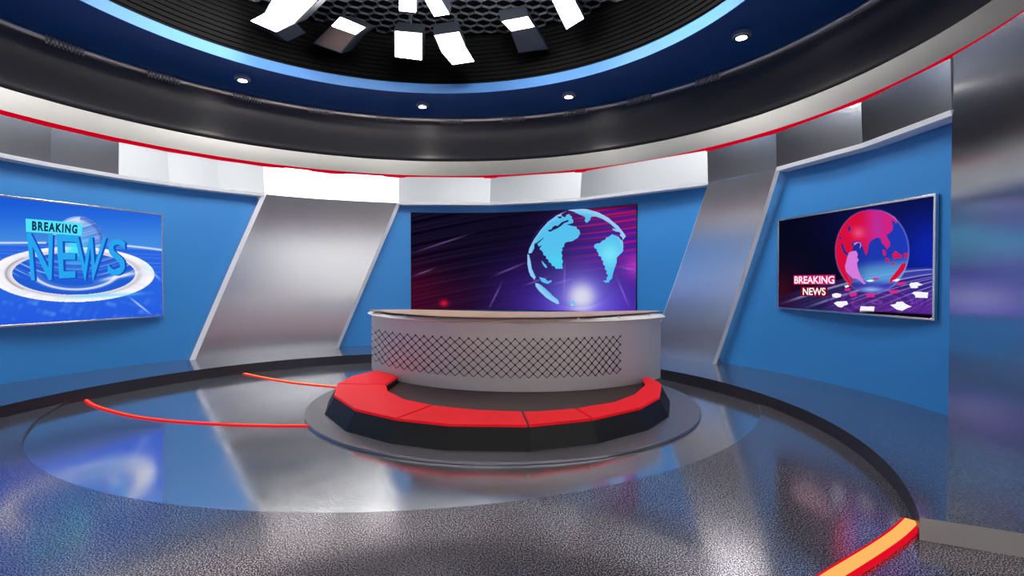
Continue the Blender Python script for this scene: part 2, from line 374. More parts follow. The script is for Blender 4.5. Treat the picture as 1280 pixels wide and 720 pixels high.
# frieze: flat facets with a pale ledge under the stretches over blue wall
fr_b=[-31,COLA,A(1078,181,RT),PRt[1],PRt[0],A(725,250,RT),(A(725,250,RT)+PLt[1])/2,PLt[1],A(413,250,RT),PLt[0],PLt[0]+10,PLt[0]+20,PLt[0]+30,PLt[0]+40,PLt[0]+50,PLt[0]+60,PLt[0]+70,PLt[0]+80]
def frieze_piece(a0,a1,ledge,Rb=RT,Rt=RE,Zt=ZE):
    n_=3; vs=[];fs=[]
    P0=[pol(Rb,a0,ZT),pol(Rt,a0,Zt)];P1=[pol(Rb,a1,ZT),pol(Rt,a1,Zt)]
    return P0,P1
fz=thing('wall_frieze','band of pale satin metal panels running above the blue wall','wall panel',tuple(pol(RT,90,ZT)))
sections=[(fr_b[1],fr_b[3],1,[fr_b[2]]),(fr_b[3],fr_b[4],0,[]),(fr_b[4],fr_b[7],1,[fr_b[5],fr_b[6]]),(fr_b[7],fr_b[9],0,[fr_b[8]]),(fr_b[9],152,1,[PLt[0]+8*i for i in range(1,3)]),(152,329,1,[152+9*i for i in range(1,20)])]
sections.append((COLA-28,COLA-10.9,0,[COLA-19]))
for a0,a1,ledge,mid in sections:
    aa=[a0]+[m_ for m_ in mid if a0<m_<a1]+[a1]; vs=[];fs=[]
    prof=[(RT,ZT),(RE-.02,ZE)] if ledge else [(RT+.02,ZT),(RT+.06,ZE)]
    mirror=a1<40 or a0>=152
    if mirror: prof=[(RT,ZT),(RT-.025,ZE-.055)]
    if not ledge and a0>60: prof=[(RT+.02,ZT),(RT+.115,ZE)]
    for a in aa:
        for R,z in prof: vs.append(pol(R,a,z))
        vs.append(pol(RW+.02,a,ZE)); vs.append(pol(RW+.02,a,ZT))
    for i in range(len(aa)-1):
        for q in range(4): r=(q+1)%4; fs.append((i*4+q,i*4+r,i*4+4+r,i*4+4+q))
    fs+=[(0,1,2,3),tuple((len(aa)-1)*4+q for q in range(4))]
    mesh_obj('frieze_panel',vs,fs,M['frieze2' if mirror else ('hot' if not ledge else 'frieze')],fz)
    if ledge:
        vs=[];fs=[]
        for a in aa:
            for R,z in ((RT-.015,ZT+.018),(RT-.003,ZT-.04),(RW,ZT-.04),(RW,ZT+.018)): vs.append(pol(R,a,z))
        for i in range(len(aa)-1):
            for q in range(4): r=(q+1)%4; fs.append((i*4+q,i*4+r,i*4+4+r,i*4+4+q))
        fs+=[(0,1,2,3),tuple((len(aa)-1)*4+q for q in range(4))]
        mesh_obj('ledge_trim',vs,fs,M['trim'],fz)
# red light line
rl=sweep('red_light_line',[(RE-.045,ZE-.015),(RE-.045,ZE+.045),(RD-.008,ZE+.045),(RD-.008,ZE-.015)],0,360,2,M['red'],closed=True)
tag(rl,'thin glowing red line running round the studio above the pale frieze','light strip')
# silver band, dark cove with ribbed bead, soffit, lip
struct(sweep('trim_2',[(RD-.012,ZE+.045),(RD-.012,ZD-.01),(RD+.02,ZD)],0,360,2,M['band']),'silver metal band above the red light line')
cov=[(RD+.02,ZD),(RD+.05,ZD+.015),(RD+.085,ZD+.06),(RD+.095,ZD+.10)]
for i in range(1,13):
    t=i/12; cov.append((RD+.095+.16*math.sin(t*PI*.60),ZD+.10+(ZC-ZD-.22)*t))
Rq=cov[-1][0]
struct(sweep('trim_3',cov+[(Rq-.0,ZC-.08)],0,360,1.5,M['cove']),'dark brushed metal cove below the blue soffit')
bead=[(RC+.02+.045*math.cos(t*PI/8),ZC-.045+.045*math.sin(t*PI/8)) for t in range(16)]
struct(sweep('trim_4',bead,0,360,1.5,M['steel'],closed=True),'rounded metal bead along the top of the dark cove')
tick0=90.6
for g in range(-4,10):
    rb=thing('cove_ribs','short row of fine metal ribs along the top of the dark cove','ribs',tuple(pol(RC,tick0+13.35*g,ZC-.1)),'rib rows on the cove')
    b=MB()
    for i in range(10):
        a=tick0+13.35*g+(i-4.5)*.5
        b.rod(pol(RC-.045,a,ZC-.02),pol(RC-.05,a,ZC-.155),.022,.02)
    o=b.obj('rib_row',M['steel'],rb)
sof=struct(ring_between('ceiling',[tuple(pol(RC+.15,i*360/n)[:2]) for i in range(n)],[tuple(pol(RH,i*360/n)[:2]) for i in range(n)],ZB+.02,M['soffit']),'dark blue ring-shaped ceiling around the round opening')
struct(sweep('trim_5',[(RH+.02,ZB+.0),(RH,ZB+.0),(RH,ZA),(RH+.08,ZA)],0,360,1.5,M['lip']),'light blue lip around the round ceiling opening')
rib=[]; z=ZA
while z<ZCEIL: rib+=[(RH+.06,z),(RH+.06,z+.05),(RH+.085,z+.055),(RH+.085,z+.078)]; z+=.085
struct(sweep('ceiling_well',rib+[(RH+.06,ZCEIL)],0,360,2,M['void'],smooth=False),'black ribbed side of the ceiling opening')
b=MB(); b.cyl((CX,CY),RH+.3,ZCEIL+.06,ZCEIL+.1,96); struct(b.obj('ceiling_top',M['ceil']),'black ceiling above the honeycomb grid')
b=MB(); s=.15; hx=s*math.sqrt(3); 
seen=set()
for i in range(-22,23):
    for j in range(-24,25):
        cx=CX+hx*(i+.5*(j%2)); cy=CY+1.5*s*j
        if math.hypot(cx-CX,cy-CY)>RH-.05: continue
        vsx=[(cx+s*math.sin(k*PI/3),cy+s*math.cos(k*PI/3)) for k in range(6)]
        for k in range(6):
            p,q=vsx[k],vsx[(k+1)%6]; key=(round(p[0]+q[0],2),round(p[1]+q[1],2))
            if key in seen: continue
            seen.add(key); b.rod((p[0],p[1],ZCEIL),(q[0],q[1],ZCEIL),.017,.04)
struct(b.obj('ceiling_grid',M['grid']),'grey honeycomb grid under the black ceiling')
# ---------------------------------------------------------------- downlights
for i,(a,lb) in enumerate(((133.9,'small round white downlight in the soffit, above the wide slanted metal panel'),(96.3,'small round white downlight in the soffit, above and left of the central screen centre'),(62.0,'small round white downlight in the soffit, above the globe of the central screen'),(23.7,'largest round downlight in the soffit, near the top right'),(170.5,'round downlight cut by the frame in the top left corner'),(-13.,'round downlight further round the soffit, right of the frame'),(208,'round downlight further round the soffit, left of the frame'))):
    R=5.22; c=pol(R,a); t=thing('downlight',lb,'ceiling light',(c.x,c.y,ZB+.02),'soffit downlights')
    nn=32; prof=[(.13,ZB+.02),(.135,ZB-.035),(.118,ZB-.05),(.088,ZB-.05),(.084,ZB-.03)]
    vs=[];fs=[]
    for q in range(nn):
        for r,z in prof: vs.append((c.x+r*math.cos(2*PI*q/nn),c.y+r*math.sin(2*PI*q/nn),z))
    for q in range(nn):
        for u in range(4): fs.append((q*5+u,q*5+u+1,((q+1)%nn)*5+u+1,((q+1)%nn)*5+u))
    mesh_obj('housing',vs,fs,M['dl'],t,'auto'); b=MB(); b.cyl((c.x,c.y),.117,ZB-.056,ZB-.046,nn); b.obj('black_ring',M['casing'],t)
    b=MB(); b.cyl((c.x,c.y),.078,ZB-.060,ZB-.052,nn); b.obj('lens',M['spot'],t)
# ---------------------------------------------------------------- studio lamps
def lamp(strips,label,lit,loc,hang=None,off=M['brown'],group='folded panel lamps'):
    """strips: list of rows, each row (left point, right point), top to bottom; lit: per leaf bool"""
    root=thing('panel_lamp',label,'studio light',tuple(loc),group)
    rows=[(Vector(a),Vector(b)) for a,b in strips]
    allp=[p for r in rows for p in r]; cen=sum(allp,Vector())/len(allp)
    for i in range(len(rows)-1):
        (a,b_),(d,c)=rows[i],rows[i+1]; nrm=(b_-a).cross(d-a).normalized()
        cc=(a+b_+c+d)/4
        if nrm.dot(Vector((CX,CY-2,2))-cc)<0: nrm=-nrm
        if hang and nrm.dot(Vector(hang)-cc)<0: nrm=-nrm
        def ins(p,t): return cc+(p-cc)*t
        hb=[ins(p,1.06) for p in (a,b_,c,d)]
        vs=[p-nrm*.006 for p in hb]+[ins(p,1.0)-nrm*.30 for p in (a,b_,c,d)]
        o=mesh_obj('leaf_housing',vs,[(0,1,2,3),(4,5,6,7),(0,1,5,4),(1,2,6,5),(2,3,7,6),(3,0,4,7)],M['house'],root)
        vs=[ins(p,.96) for p in (a,b_,c,d)]+[ins(p,.96)-nrm*.004 for p in (a,b_,c,d)]
        mesh_obj('light_panel' if lit[i] else 'unlit_leaf',vs,[(0,1,2,3),(4,5,6,7),(0,1,5,4),(1,2,6,5),(2,3,7,6),(3,0,4,7)],M['lamp'] if lit[i] else off,root)
    b=MB(); top_=cen+Vector((0,.10,.0)); 
    b.rod((top_.x,top_.y+.1,top_.z),(top_.x,top_.y+.1,ZCEIL-.02),.05,.05); b.rod((top_.x-.14,top_.y+.06,cen.z+.14),(top_.x+.14,top_.y+.06,cen.z+.14),.05,.05)
    b.obj('hanger',M['house'],root)
    return root
D_=on_depth
lamp([(D_(346,-12,8.45),D_(397,0,8.3)),(D_(331,16,8.75),D_(368.5,28.5,8.6)),(D_(313,26,8.8),D_(345,40,8.65))],'large folded lamp panel, leftmost, both leaves lit',(1,1),D_(340,10,8.7))
lamp([(D_(425,21,8.9),D_(457,34.5,8.8)),(D_(414,32.5,9.05),D_(444.6,43.5,8.95)),(D_(392,54,9.35),D_(426,66,9.25))],'folded lamp with lit upper leaf and brown unlit lower leaf, second from the left',(1,0),D_(425,40,9.1))
lamp([(D_(493,38.6,9.0),D_(528,41.6,9.0)),(D_(493.7,71.5,9.4),D_(527.5,75.5,9.4))],'square lit lamp panel in the centre of the cluster',(1,),D_(510,55,9.2))
lamp([(D_(499,-20,7.6),D_(520,-18,7.6)),(D_(499,14,8.0),D_(520,16,8.0))],'narrow lit lamp panel above the square central one',(1,),D_(510,0,7.8))
lamp([(D_(543,44.5,9.0),D_(574,40,9.0)),(D_(551.5,64.5,9.3),D_(581,57,9.3)),(D_(565.6,81,9.4),D_(593,77,9.4))],'folded lamp panel with both leaves lit, right of the square one',(1,1),D_(568,60,9.2))
lamp([(D_(528,-20,7.8),D_(550,-20,7.8)),(D_(531,0,7.9),D_(552,1,7.9)),(D_(543,21,8.1),D_(562,18,8.1))],'small folded lit lamp panel above the gap between the two central lamps',(1,1),D_(540,0,7.9))
lamp([(D_(627,27,9.0),D_(660,20.6,9.0)),(D_(639,39,9.2),D_(668,33.5,9.2)),(D_(649,65.6,9.6),D_(684,61,9.6))],'folded lamp with lit upper leaf and dark unlit lower leaf, right of centre',(1,0),D_(650,40,9.3),off=M['house'])
lamp([(D_(680,-25,8.2),D_(712,-22,8.2)),(D_(690,0,8.4),D_(718,0,8.4)),(D_(708,37,8.8),D_(730,23.4,8.7))],'tall lit lamp panel at the right end of the cluster',(1,1),D_(710,10,8.6))
# added lamps above the view, put in to brighten walls and frieze
def aimed(c,tgt,w,h,label):
    c=Vector(c); d=(Vector(tgt)-c).normalized(); x=d.cross(Vector((0,0,1))).normalized(); y=x.cross(d).normalized()
    lamp([(c-x*w/2+y*h/2,c+x*w/2+y*h/2),(c-x*w/2-y*h/2,c+x*w/2-y*h/2)],label,(1,),c,hang=tgt)
for c,t in (((-3.9,7.1,6.1),(-5.0,10.8,4.6)),((-1.4,7.4,6.1),(-4.0,11.3,3.7)),((.0,7.3,6.1),(.6,11.2,4.6)),((1.6,6.9,6.1),(4.6,8.6,4.2)),((-3.9,5.2,6.1),(-7.2,6.2,4.2)),((-.6,3.2,6.1),(4.7,6.0,4.2))):
    aimed(c,t,.75,.75,'square lamp panel added above the frame to brighten the curved wall')
for c,t in (((-3.2,-1.5,4.6),(-3.4,-4,2.2)),((.3,-1.5,4.6),(.5,-4,2.2)),((3.6,-.9,4.6),(5.2,-3,2.2)),((6.0,.8,4.6),(8,0,2.0)),((-6.6,-.4,4.6),(-8,-3,2.0))):  # added lamps behind the camera, lighting the pale wall for fill and reflections
    aimed(c,t,1.0,.9,'square lamp panel added outside the set to light the pale wall for reflections')
# ---------------------------------------------------------------- pictures on the screens
def grid_screen(name,pfun,nu,nv,paint,parent):
    U,V=np.meshgrid(np.linspace(0,1,nu+1),np.linspace(0,1,nv+1)); u=U.ravel();v=V.ravel()
    P=pfun(u,v); me=bpy.data.meshes.new(name)
    idx=np.arange((nu+1)*(nv+1)).reshape(nv+1,nu+1)
    f=np.stack([idx[:-1,:-1],idx[:-1,1:],idx[1:,1:],idx[1:,:-1]],-1).reshape(-1,4)
    me.from_pydata(P.tolist(),[],f.tolist()); me.update()
    x,y=to_px(P); rgb=paint(x,y); rgb=lin(np.clip(rgb,0,255))
    at=me.color_attributes.new('picture','FLOAT_COLOR','POINT'); at.data.foreach_set('color',np.c_[rgb,np.ones(len(rgb))].astype(np.float32).ravel())
    return link(name,me,M['scr'],parent)
def inpoly(x,y,poly):
    r=np.zeros(len(x),bool); n_=len(poly)
    for i in range(n_):
        x1,y1=poly[i];x2,y2=poly[(i+1)%n_]
        if y1==y2: continue
        c=((y1>y)!=(y2>y))&(x<(x2-x1)*(y-y1)/(y2-y1)+x1); r^=c
    return r
def T(poly,ox,oy,s): return [(ox+a*s,oy+b*s) for a,b in poly]
def mix(c,col,a):
    a=np.clip(a,0,1)[:,None]; return c*(1-a)+np.array(col,float)*a
def sm(e0,e1,x): t=np.clip((x-e0)/(e1-e0),0,1); return t*t*(3-2*t)
def line(x,y,x0,y0,x1,y1,w):
    dx,dy=x1-x0,y1-y0; l2=dx*dx+dy*dy; t=np.clip(((x-x0)*dx+(y-y0)*dy)/l2,0,1); return np.exp(-((x-x0-t*dx)**2+(y-y0-t*dy)**2)/w**2)*np.sin(np.pi*np.clip(t,.05,.95))
def fbm1(t,seed,n_=5):
    r=np.random.default_rng(seed); o=np.zeros_like(t)
    for k in range(n_): o+=np.sin(t*(1.7**k)*(1+r.random()*.3)+r.random()*6.3)/(1.25**k)
    return o/2.6
def paint_centre(x,y):
    n_=len(x); c=np.zeros((n_,3))+np.array((14,10,32.))
    # streaks sweep up and right as long shallow arcs
    dx=x-490; q=(y+.24*dx-.00030*dx*dx)  # coordinate across streaks
    s1=fbm1(q*.42,3); s2=fbm1(q*.9,9)
    left=1-sm(510,640,x)
    c+= np.clip(s1,-.5,1)[:,None]*np.array((10,10,13.))*(.6+left)[:,None]
    red=np.exp(-(((x-515)/55)**2+((y-372)/42)**2))
    c=mix(c,(105,8,38),red*(.55+.4*s2)); c=mix(c,(60,10,45),.45*np.exp(-(((x-560)/80)**2+((y-390)/40)**2)))
    c=mix(c,(215,20,50),np.exp(-(((x-555)/5)**2+((y-379)/4)**2)))
    # purple and blue towards lower right
    pur=sm(600,790,x+.45*(y-345)); c=mix(c,(72,34,150),pur*.85); c=mix(c,(48,22,110),.5*np.exp(-(((x-650)/50)**2+((y-360)/45)**2)))
    # magenta and blue streak fan at the top right
    top_=sm(680,760,x)*(1-sm(325,350,y)); qq=y+.10*(x-720)+.0004*(x-720)**2
    band=fbm1(qq*.55,21,4)
    c=mix(c,(200,20,120),top_*np.clip(band*1.3,0,1)*.95); c=mix(c,(66,22,200),top_*np.clip(-band*1.3,0,1)*.85)
    c=mix(c,(190,20,70),sm(690,745,x)*(1-sm(272,300,y))*np.clip(.55+band,0,1)*.7)
    c=mix(c,(14,6,30),(1-sm(256,266,y-.02*(x-795)))*.6)
    c=mix(c,(205,60,200),.75*np.exp(-(((x-797)/18)**2+((y-333)/16)**2)))
    c=mix(c,(92,70,225),.75*np.exp(-(((x-725)/75)**2+((y-385)/38)**2)))
    for a in ((516,316,592,291),(614,346,660,327),(516,345,545,335),(655,357,688,345),(690,356,717,348),(774,334,795,337),(770,345,787,385),(610,388,628,352),(706,325,705,372)):
        c=mix(c,(190,150,235),.42*line(x,y,*a,1.1))
    r=np.hypot(x-727,(y-371)*1.0); c=mix(c,(150,150,255),np.exp(-(r/34)**2)*.8); c=mix(c,(255,255,255),np.exp(-(r/17)**2.6))
    ox,oy,s=640,250,.2083
    # globe rim glow
    rr=np.hypot((x-722)/62.5,(y-323)/61.5)
    c=mix(c,(70,60,150),.20*(rr<1))
    land=[[(330,65),(270,92),(215,132),(170,182),(130,240),(105,290),(98,320),(118,318),(133,290),(135,262),(150,255),(160,280),(180,270),(165,292),(185,312),(190,332),(203,335),(205,352),(218,358),(220,372),(235,380),(240,395),(255,398),(262,412),(305,412),(300,385),(306,370),(298,350),(303,335),(296,315),(303,300),(302,285),(312,280),(314,262),(328,252),(360,248),(380,235),(395,228),(410,200),(403,180),(390,172),(385,160),(355,155),(330,148),(350,142),(366,138),(368,120),(358,112),(360,100),(340,84),(325,92),(320,104),(300,98),(295,86),(310,76)],
     [(330,60),(400,52),(450,55),(520,75),(580,108),(640,160),(672,200),(683,218),(665,240),(660,222),(648,215),(652,200),(630,178),(590,142),(540,112),(500,98),(475,100),(468,120),(455,132),(448,138),(436,125),(442,105),(425,95),(400,85),(385,78),(372,70)],
     [(600,205),(625,215),(640,222),(650,235),(664,245),(668,280),(665,310),(645,330),(628,345),(628,375),(615,410),(604,448),(600,470),(585,485),(580,495),(560,495),(546,486),(570,480),(566,468),(578,455),(566,440),(568,425),(556,415),(560,400),(546,385),(548,370),(538,358),(535,340),(520,335),(520,320),(508,305),(510,295),(495,290),(493,270),(505,262),(530,258),(540,245),(560,238),(565,225),(580,222)],
     [(140,498),(160,502),(180,515),(210,540),(245,575),(275,598),(284,622),(270,624),(235,605),(200,582),(165,548),(142,518)],
     [(163,462),(200,472),(215,488),(235,480),(238,490),(218,503),(200,500),(178,490)],[(92,322),(102,330),(112,370),(118,410),(132,440),(142,462),(135,482),(128,470),(112,455),(100,425),(92,380)],
     [(176,362),(192,378),(205,392),(212,408),(200,406),(186,388)],[(603,170),(640,178),(655,192),(625,190),(605,180)],[(350,610),(372,604),(380,625),(362,640),(350,632)]]
    cut=[[(216,180),(236,176),(246,160),(262,152),(275,156),(300,132),(338,118),(340,130),(312,140),(300,152),(270,172),(252,178),(232,190),(218,188)],[(272,100),(296,98),(300,106),(284,112)],[(150,255),(190,225),(192,228),(156,262)]]
    inl=np.zeros(n_,bool)
    for p in land: inl|=inpoly(x,y,T(p,ox,oy,s))
    for p in cut: inl&=~inpoly(x,y,T(p,ox,oy,s))
    lc=np.zeros((n_,3))+np.array((86,192,238.)); lc=mix(lc,(150,205,245),sm(.86,1.0,rr)); lc=mix(lc,(120,225,250),np.exp(-(((x-762)/14)**2+((y-318)/14)**2)))
    lc=mix(lc,(70,215,245),.7*np.exp(-(((x-697)/14)**2+((y-328)/12)**2)))
    c[inl]=lc[inl]; return c
def paint_right(x,y):
    n_=len(x); c=np.zeros((n_,3))+np.array((6,8,30.))
    u=(x-973)/195; ytop=275-30*u; ybot=386+11*u; v=(y-ytop)/(ybot-ytop)
    c=mix(c,(14,40,190),.85*np.exp(-(((x-1160)/52)**2+((v-.45)/.42)**2))); c=mix(c,(20,28,120),.5*np.exp(-(((u-.6)/.28)**2+((v-.1)/.4)**2)))
    c=mix(c,(70,12,30),.75*np.exp(-((u/.16)**2+((v-.85)/.3)**2)))
    # horizon of curved track lines
    hor=.72-.28*u+.10*(u-.5)**2+ .06*(u<.0)
    hv=.86-.62*u+.34*u*u; hv=np.maximum(hv,.50-.0*u)
    below=sm(0,.02,v-hv)
    q=(v-hv)/(.25+.8*(1-u)); st=fbm1(q*38,4,4)
    gc=np.zeros((n_,3))+np.array((40,34,84.)); gc=mix(gc,(70,150,220),sm(.35,.6,u)*np.exp(-((v-.58)/.10)**2)); gc=mix(gc,(60,40,170),sm(.5,.9,u)*.7)
    gc=mix(gc,(175,170,220),np.clip(st*1.3,0,1)*.75*(1-sm(.85,1.,v))); gc=mix(gc,(18,12,50),np.clip(-st,0,1)*.6)
    gc=mix(gc,(110,40,150),sm(.70,.95,v)*sm(.25,.5,u)*.65); gc=mix(gc,(45,10,40),(1-sm(.0,.2,u))*.7)
    c=c*(1-below[:,None])+gc*below[:,None]
    # concentric rings below the globe
    rg=np.hypot((x-1096)/52,(y-378)/19); rr=fbm1(rg*14,8,3)
    c=mix(c,(150,90,210),np.clip(rr,0,1)*.5*(rg<1.25)); c=mix(c,(60,30,130),np.clip(-rr,0,1)*.6*(rg<1.25))
    for k_ in range(12):
        a=k_*PI/6+.2; c=mix(c,(50,25,110),.5*line(x,y,1096+20*math.cos(a),378+7*math.sin(a),1096+60*math.cos(a),378+22*math.sin(a),1.0))
    # globe
    g=np.hypot((x-1090)/46.,(y-314)/52.5); ins=g<1
    gl=np.zeros((n_,3))+np.array((34,62,190.)); gl=mix(gl,(95,165,225),sm(322,340,y+.12*(x-1090))*(1-sm(348,360,y))); gl=mix(gl,(70,60,180),sm(350,362,y)); gl=mix(gl,(24,34,130),.5*(1-sm(1060,1090,x)))
    c=np.where(ins[:,None],c*.15+gl*.85,c)
    ox,oy,s=1030,240,.2222
    big=[(255,100),(320,105),(370,125),(392,150),(380,165),(388,190),(385,215),(365,235),(350,240),(358,262),(372,285),(370,305),(355,322),(338,300),(325,285),(318,262),(300,255),(285,262),(262,275),(250,300),(246,335),(236,357),(226,330),(216,300),(205,280),(180,275),(150,290),(165,305),(158,330),(140,345),(130,370),(120,400),(125,440),(138,480),(155,520),(148,532),(110,480),(80,420),(66,360),(66,300),(80,240),(105,190),(150,140),(200,112)]
    land=[big,[(378,130),(400,142),(412,165),(405,178),(390,160)],[(330,322),(345,330),(350,352),(338,362),(330,345)],[(345,370),(362,372),(368,390),(352,398)],[(385,350),(400,330),(418,345),(440,355),(440,370),(410,372),(390,378)],[(380,398),(396,396),(396,410),(382,412)],[(448,345),(470,340),(475,362),(455,375),(450,362)],[(436,405),(458,395),(462,410),(450,440),(420,475),(395,500),(368,515),(372,490),(400,455),(420,430)],[(140,470),(155,480),(165,505),(152,508)]]
    cut=[[(132,190),(148,195),(150,215),(138,225)],[(85,250),(100,255),(98,268),(86,264)],[(95,285),(105,290),(120,330),(140,350),(132,358),(112,345),(98,310)]]
    inl=np.zeros(n_,bool)
    for p in land: inl|=inpoly(x,y,T(p,ox,oy,s))
    for p in cut: inl&=~inpoly(x,y,T(p,ox,oy,s))
    inl&=ins|True
    lc=np.zeros((n_,3))+np.array((214,14,62.)); lc=mix(lc,(205,34,130),sm(1070,1095,x)*(1-sm(300,335,y))); lc=mix(lc,(180,50,160),.8*np.exp(-(((x-1097)/7)**2+((y-285)/18)**2)))
    lc=mix(lc,(235,90,140),.8*np.exp(-(((x-1073)/8)**2+((y-291)/7)**2)))
    c[inl]=lc[inl]
    afr=[[(165,290),(185,280),(205,285),(212,300),(200,320),(205,290),(190,286),(172,300)],[(150,335),(180,330),(190,350),(186,370),(196,380),(186,400),(190,430),(205,470),(225,505),(238,517),(222,518),(190,490),(160,485),(125,450),(118,420),(130,370),(138,345)]]
    for p in afr: m_=inpoly(x,y,T(p,ox,oy,s)); c[m_]=(214,120,220)
    c=mix(c,(150,170,240),.55*np.exp(-((g-1)/.018)**2)*sm(1085,1120,x)); c=mix(c,(255,120,150),.35*np.exp(-((g-1)/.018)**2)*(1-sm(1060,1085,x)))
    for p in ([(115,545),(150,540),(145,555),(120,558)],[(140,572),(185,565),(185,582),(150,590)],[(240,570),(285,570),(285,592),(238,592)],[(360,555),(420,550),(415,570),(375,570)],[(405,510),(455,505),(460,520),(420,525)],[(275,482),(310,482),(305,494),(280,494)]): 
        m_=inpoly(x,y,T(p,ox,oy,s)); c[m_]=(212,40,140)
    c=mix(c,(150,210,245),.8*np.exp(-(((x-1089)/14)**2+((y-362)/3.2)**2)))
    for p in ([(45,575),(70,568),(98,575),(94,590),(68,596),(48,590)],[(55,625),(75,616),(128,614),(136,632),(112,640),(100,650),(78,645)],[(206,642),(284,645),(280,680),(200,676)],[(372,635),(402,630),(410,618),(445,617),(455,628),(492,645),(470,652),(440,668),(410,662)],[(480,522),(488,510),(525,508),(556,522),(525,530),(530,540),(490,540)],[(495,570),(508,560),(586,565),(582,597),(515,594),(512,580)],[(235,500),(262,492),(285,500),(258,506)],[(385,500),(410,488),(432,492),(410,504)],[(115,528),(135,522),(142,532),(122,540)]):
        m_=inpoly(x,y,T(p,ox,oy,s)); c[m_]=(245,245,252)
    c=mix(c,(8,4,14),sm(.965,.985,v-.0*u)*sm(.45,.6,u))
    return c
def paint_left(x,y):
    n_=len(x); c=np.zeros((n_,3))+np.array((44,112,222.))
    c=mix(c,(72,146,226),sm(270,306,y)*.8); c=mix(c,(26,90,215),1-sm(245,285,y))
    fl=sm(0,3,y-(302+.00035*(x-95)**2+ .055*(x-0)*(x>95)*.6)); g=np.zeros((n_,3))+np.array((40,100,226.))
    g=mix(g,(120,170,240),np.clip(fbm1((y-.03*x)*.9,5,4),0,1)*.55*(1-sm(330,360,y))); g=mix(g,(36,88,225),sm(365,405,y)*.8)
    g=mix(g,(110,160,245),.6*np.clip(fbm1(x*.09+y*.05,12,4)*fbm1(y*.12-x*.03,2,4)*1.6,0,1)*sm(368,378,y))
    c=c*(1-fl[:,None])+g*fl[:,None]
    c=mix(c,(242,240,250),.9*np.exp(-((y-(303.5+.00055*(x-75)**2*(x>75)+.0*x))/1.2)**2)*((x<58)|(x>156)))
    # globe
    r=np.hypot(x-97,(y-305)/1.05); gb=r<33
    gg=np.zeros((n_,3))+np.array((88,140,225.)); gg=mix(gg,(215,225,250),.8*np.clip(fbm1(y*.5+x*.14,7,4)+.1,0,1)); gg=mix(gg,(240,240,255),.8*np.exp(-(((x-97)/14)**2+((y-276)/5)**2))); gg=mix(gg,(60,90,190),.7*np.exp(-((r-31)/2.5)**2)*(x>100))
    c=np.where(gb[:,None],gg,c)
    # white rings round the lettering
    e=np.hypot((x-90)/103,(y-343)/34.5); e2=np.hypot((x-92)/77,(y-342)/26.5); e3=np.hypot((x-93)/71,(y-341)/26.)
    white=(e<1)&(e2>1)&(y>300)
    wc=np.zeros((n_,3))+np.array((246,244,250.)); wc=mix(wc,(196,192,200),.8*np.exp(-((e2-1.07)/.05)**2)); wc=mix(wc,(150,140,150),.7*np.exp(-((e2-1.10)/.02)**2)*(x<30)); wc=mix(wc,(255,255,255),.8*np.exp(-((e-.96)/.03)**2)); wc=mix(wc,(190,205,240),.4*np.clip(fbm1(np.arctan2(y-343,x-90)*9,3),0,1))
    c=np.where(white[:,None],wc,c)
    inn=(e2<=1)&(y>310); ic=np.zeros((n_,3))+np.array((34,92,212.)); ic=mix(ic,(200,225,250),.8*np.clip(fbm1(y*.55+(x-95)**2*.002,14,3),0,1)*(1-sm(338,350,y))); c=np.where(inn[:,None],ic,c)
    e4=np.hypot((x-94)/58,(y-338)/25.5); a4=(y>340)&(x<160)
    c=mix(c,(240,240,252),.92*np.exp(-((e4-.93)/.06)**2)*a4); c=mix(c,(60,120,215),.8*np.exp(-((e4-.80)/.05)**2)*a4)
    c=mix(c,(245,248,255),.95*line(x,y,118,352,185,338,2.2)); c=mix(c,(120,225,255),.8*line(x,y,70,373,190,366,2.0)); c=mix(c,(210,230,255),.8*line(x,y,160,370,190,394,1.2))
    c=mix(c,(60,225,255),.9*np.exp(-(((x-94)/12)**2+((y-310)/18)**2))); c=mix(c,(200,245,255),.8*line(x,y,168,320,203,352,1.4))
    return c
# --- central curved screen
ws=thing('video_wall','large curved central screen showing a cyan globe over purple streaks','screen',tuple(pol(RW-.08,74,.95)))
RV=RW-.035; a0,a1=A(514,330,RV),A(795,330,RV); zt=(on_cyl(514,265.3,RV).z+on_cyl(795,256,RV).z)/2; zb=.93
def cf(u,v): a=np.radians(a0+(a1-a0)*u); return np.stack([CX+RV*np.cos(a),CY+RV*np.sin(a),zb+(zt-zb)*v],-1)
grid_screen('screen',cf,620,300,paint_centre,ws)
sweep('casing',[(RV+.004,zb-.01),(RV+.004,zt+.01),(RW-.005,zt+.01),(RW-.005,zb-.01)],a0+.1,a1-.1,2,M['casing'],ws,closed=True)
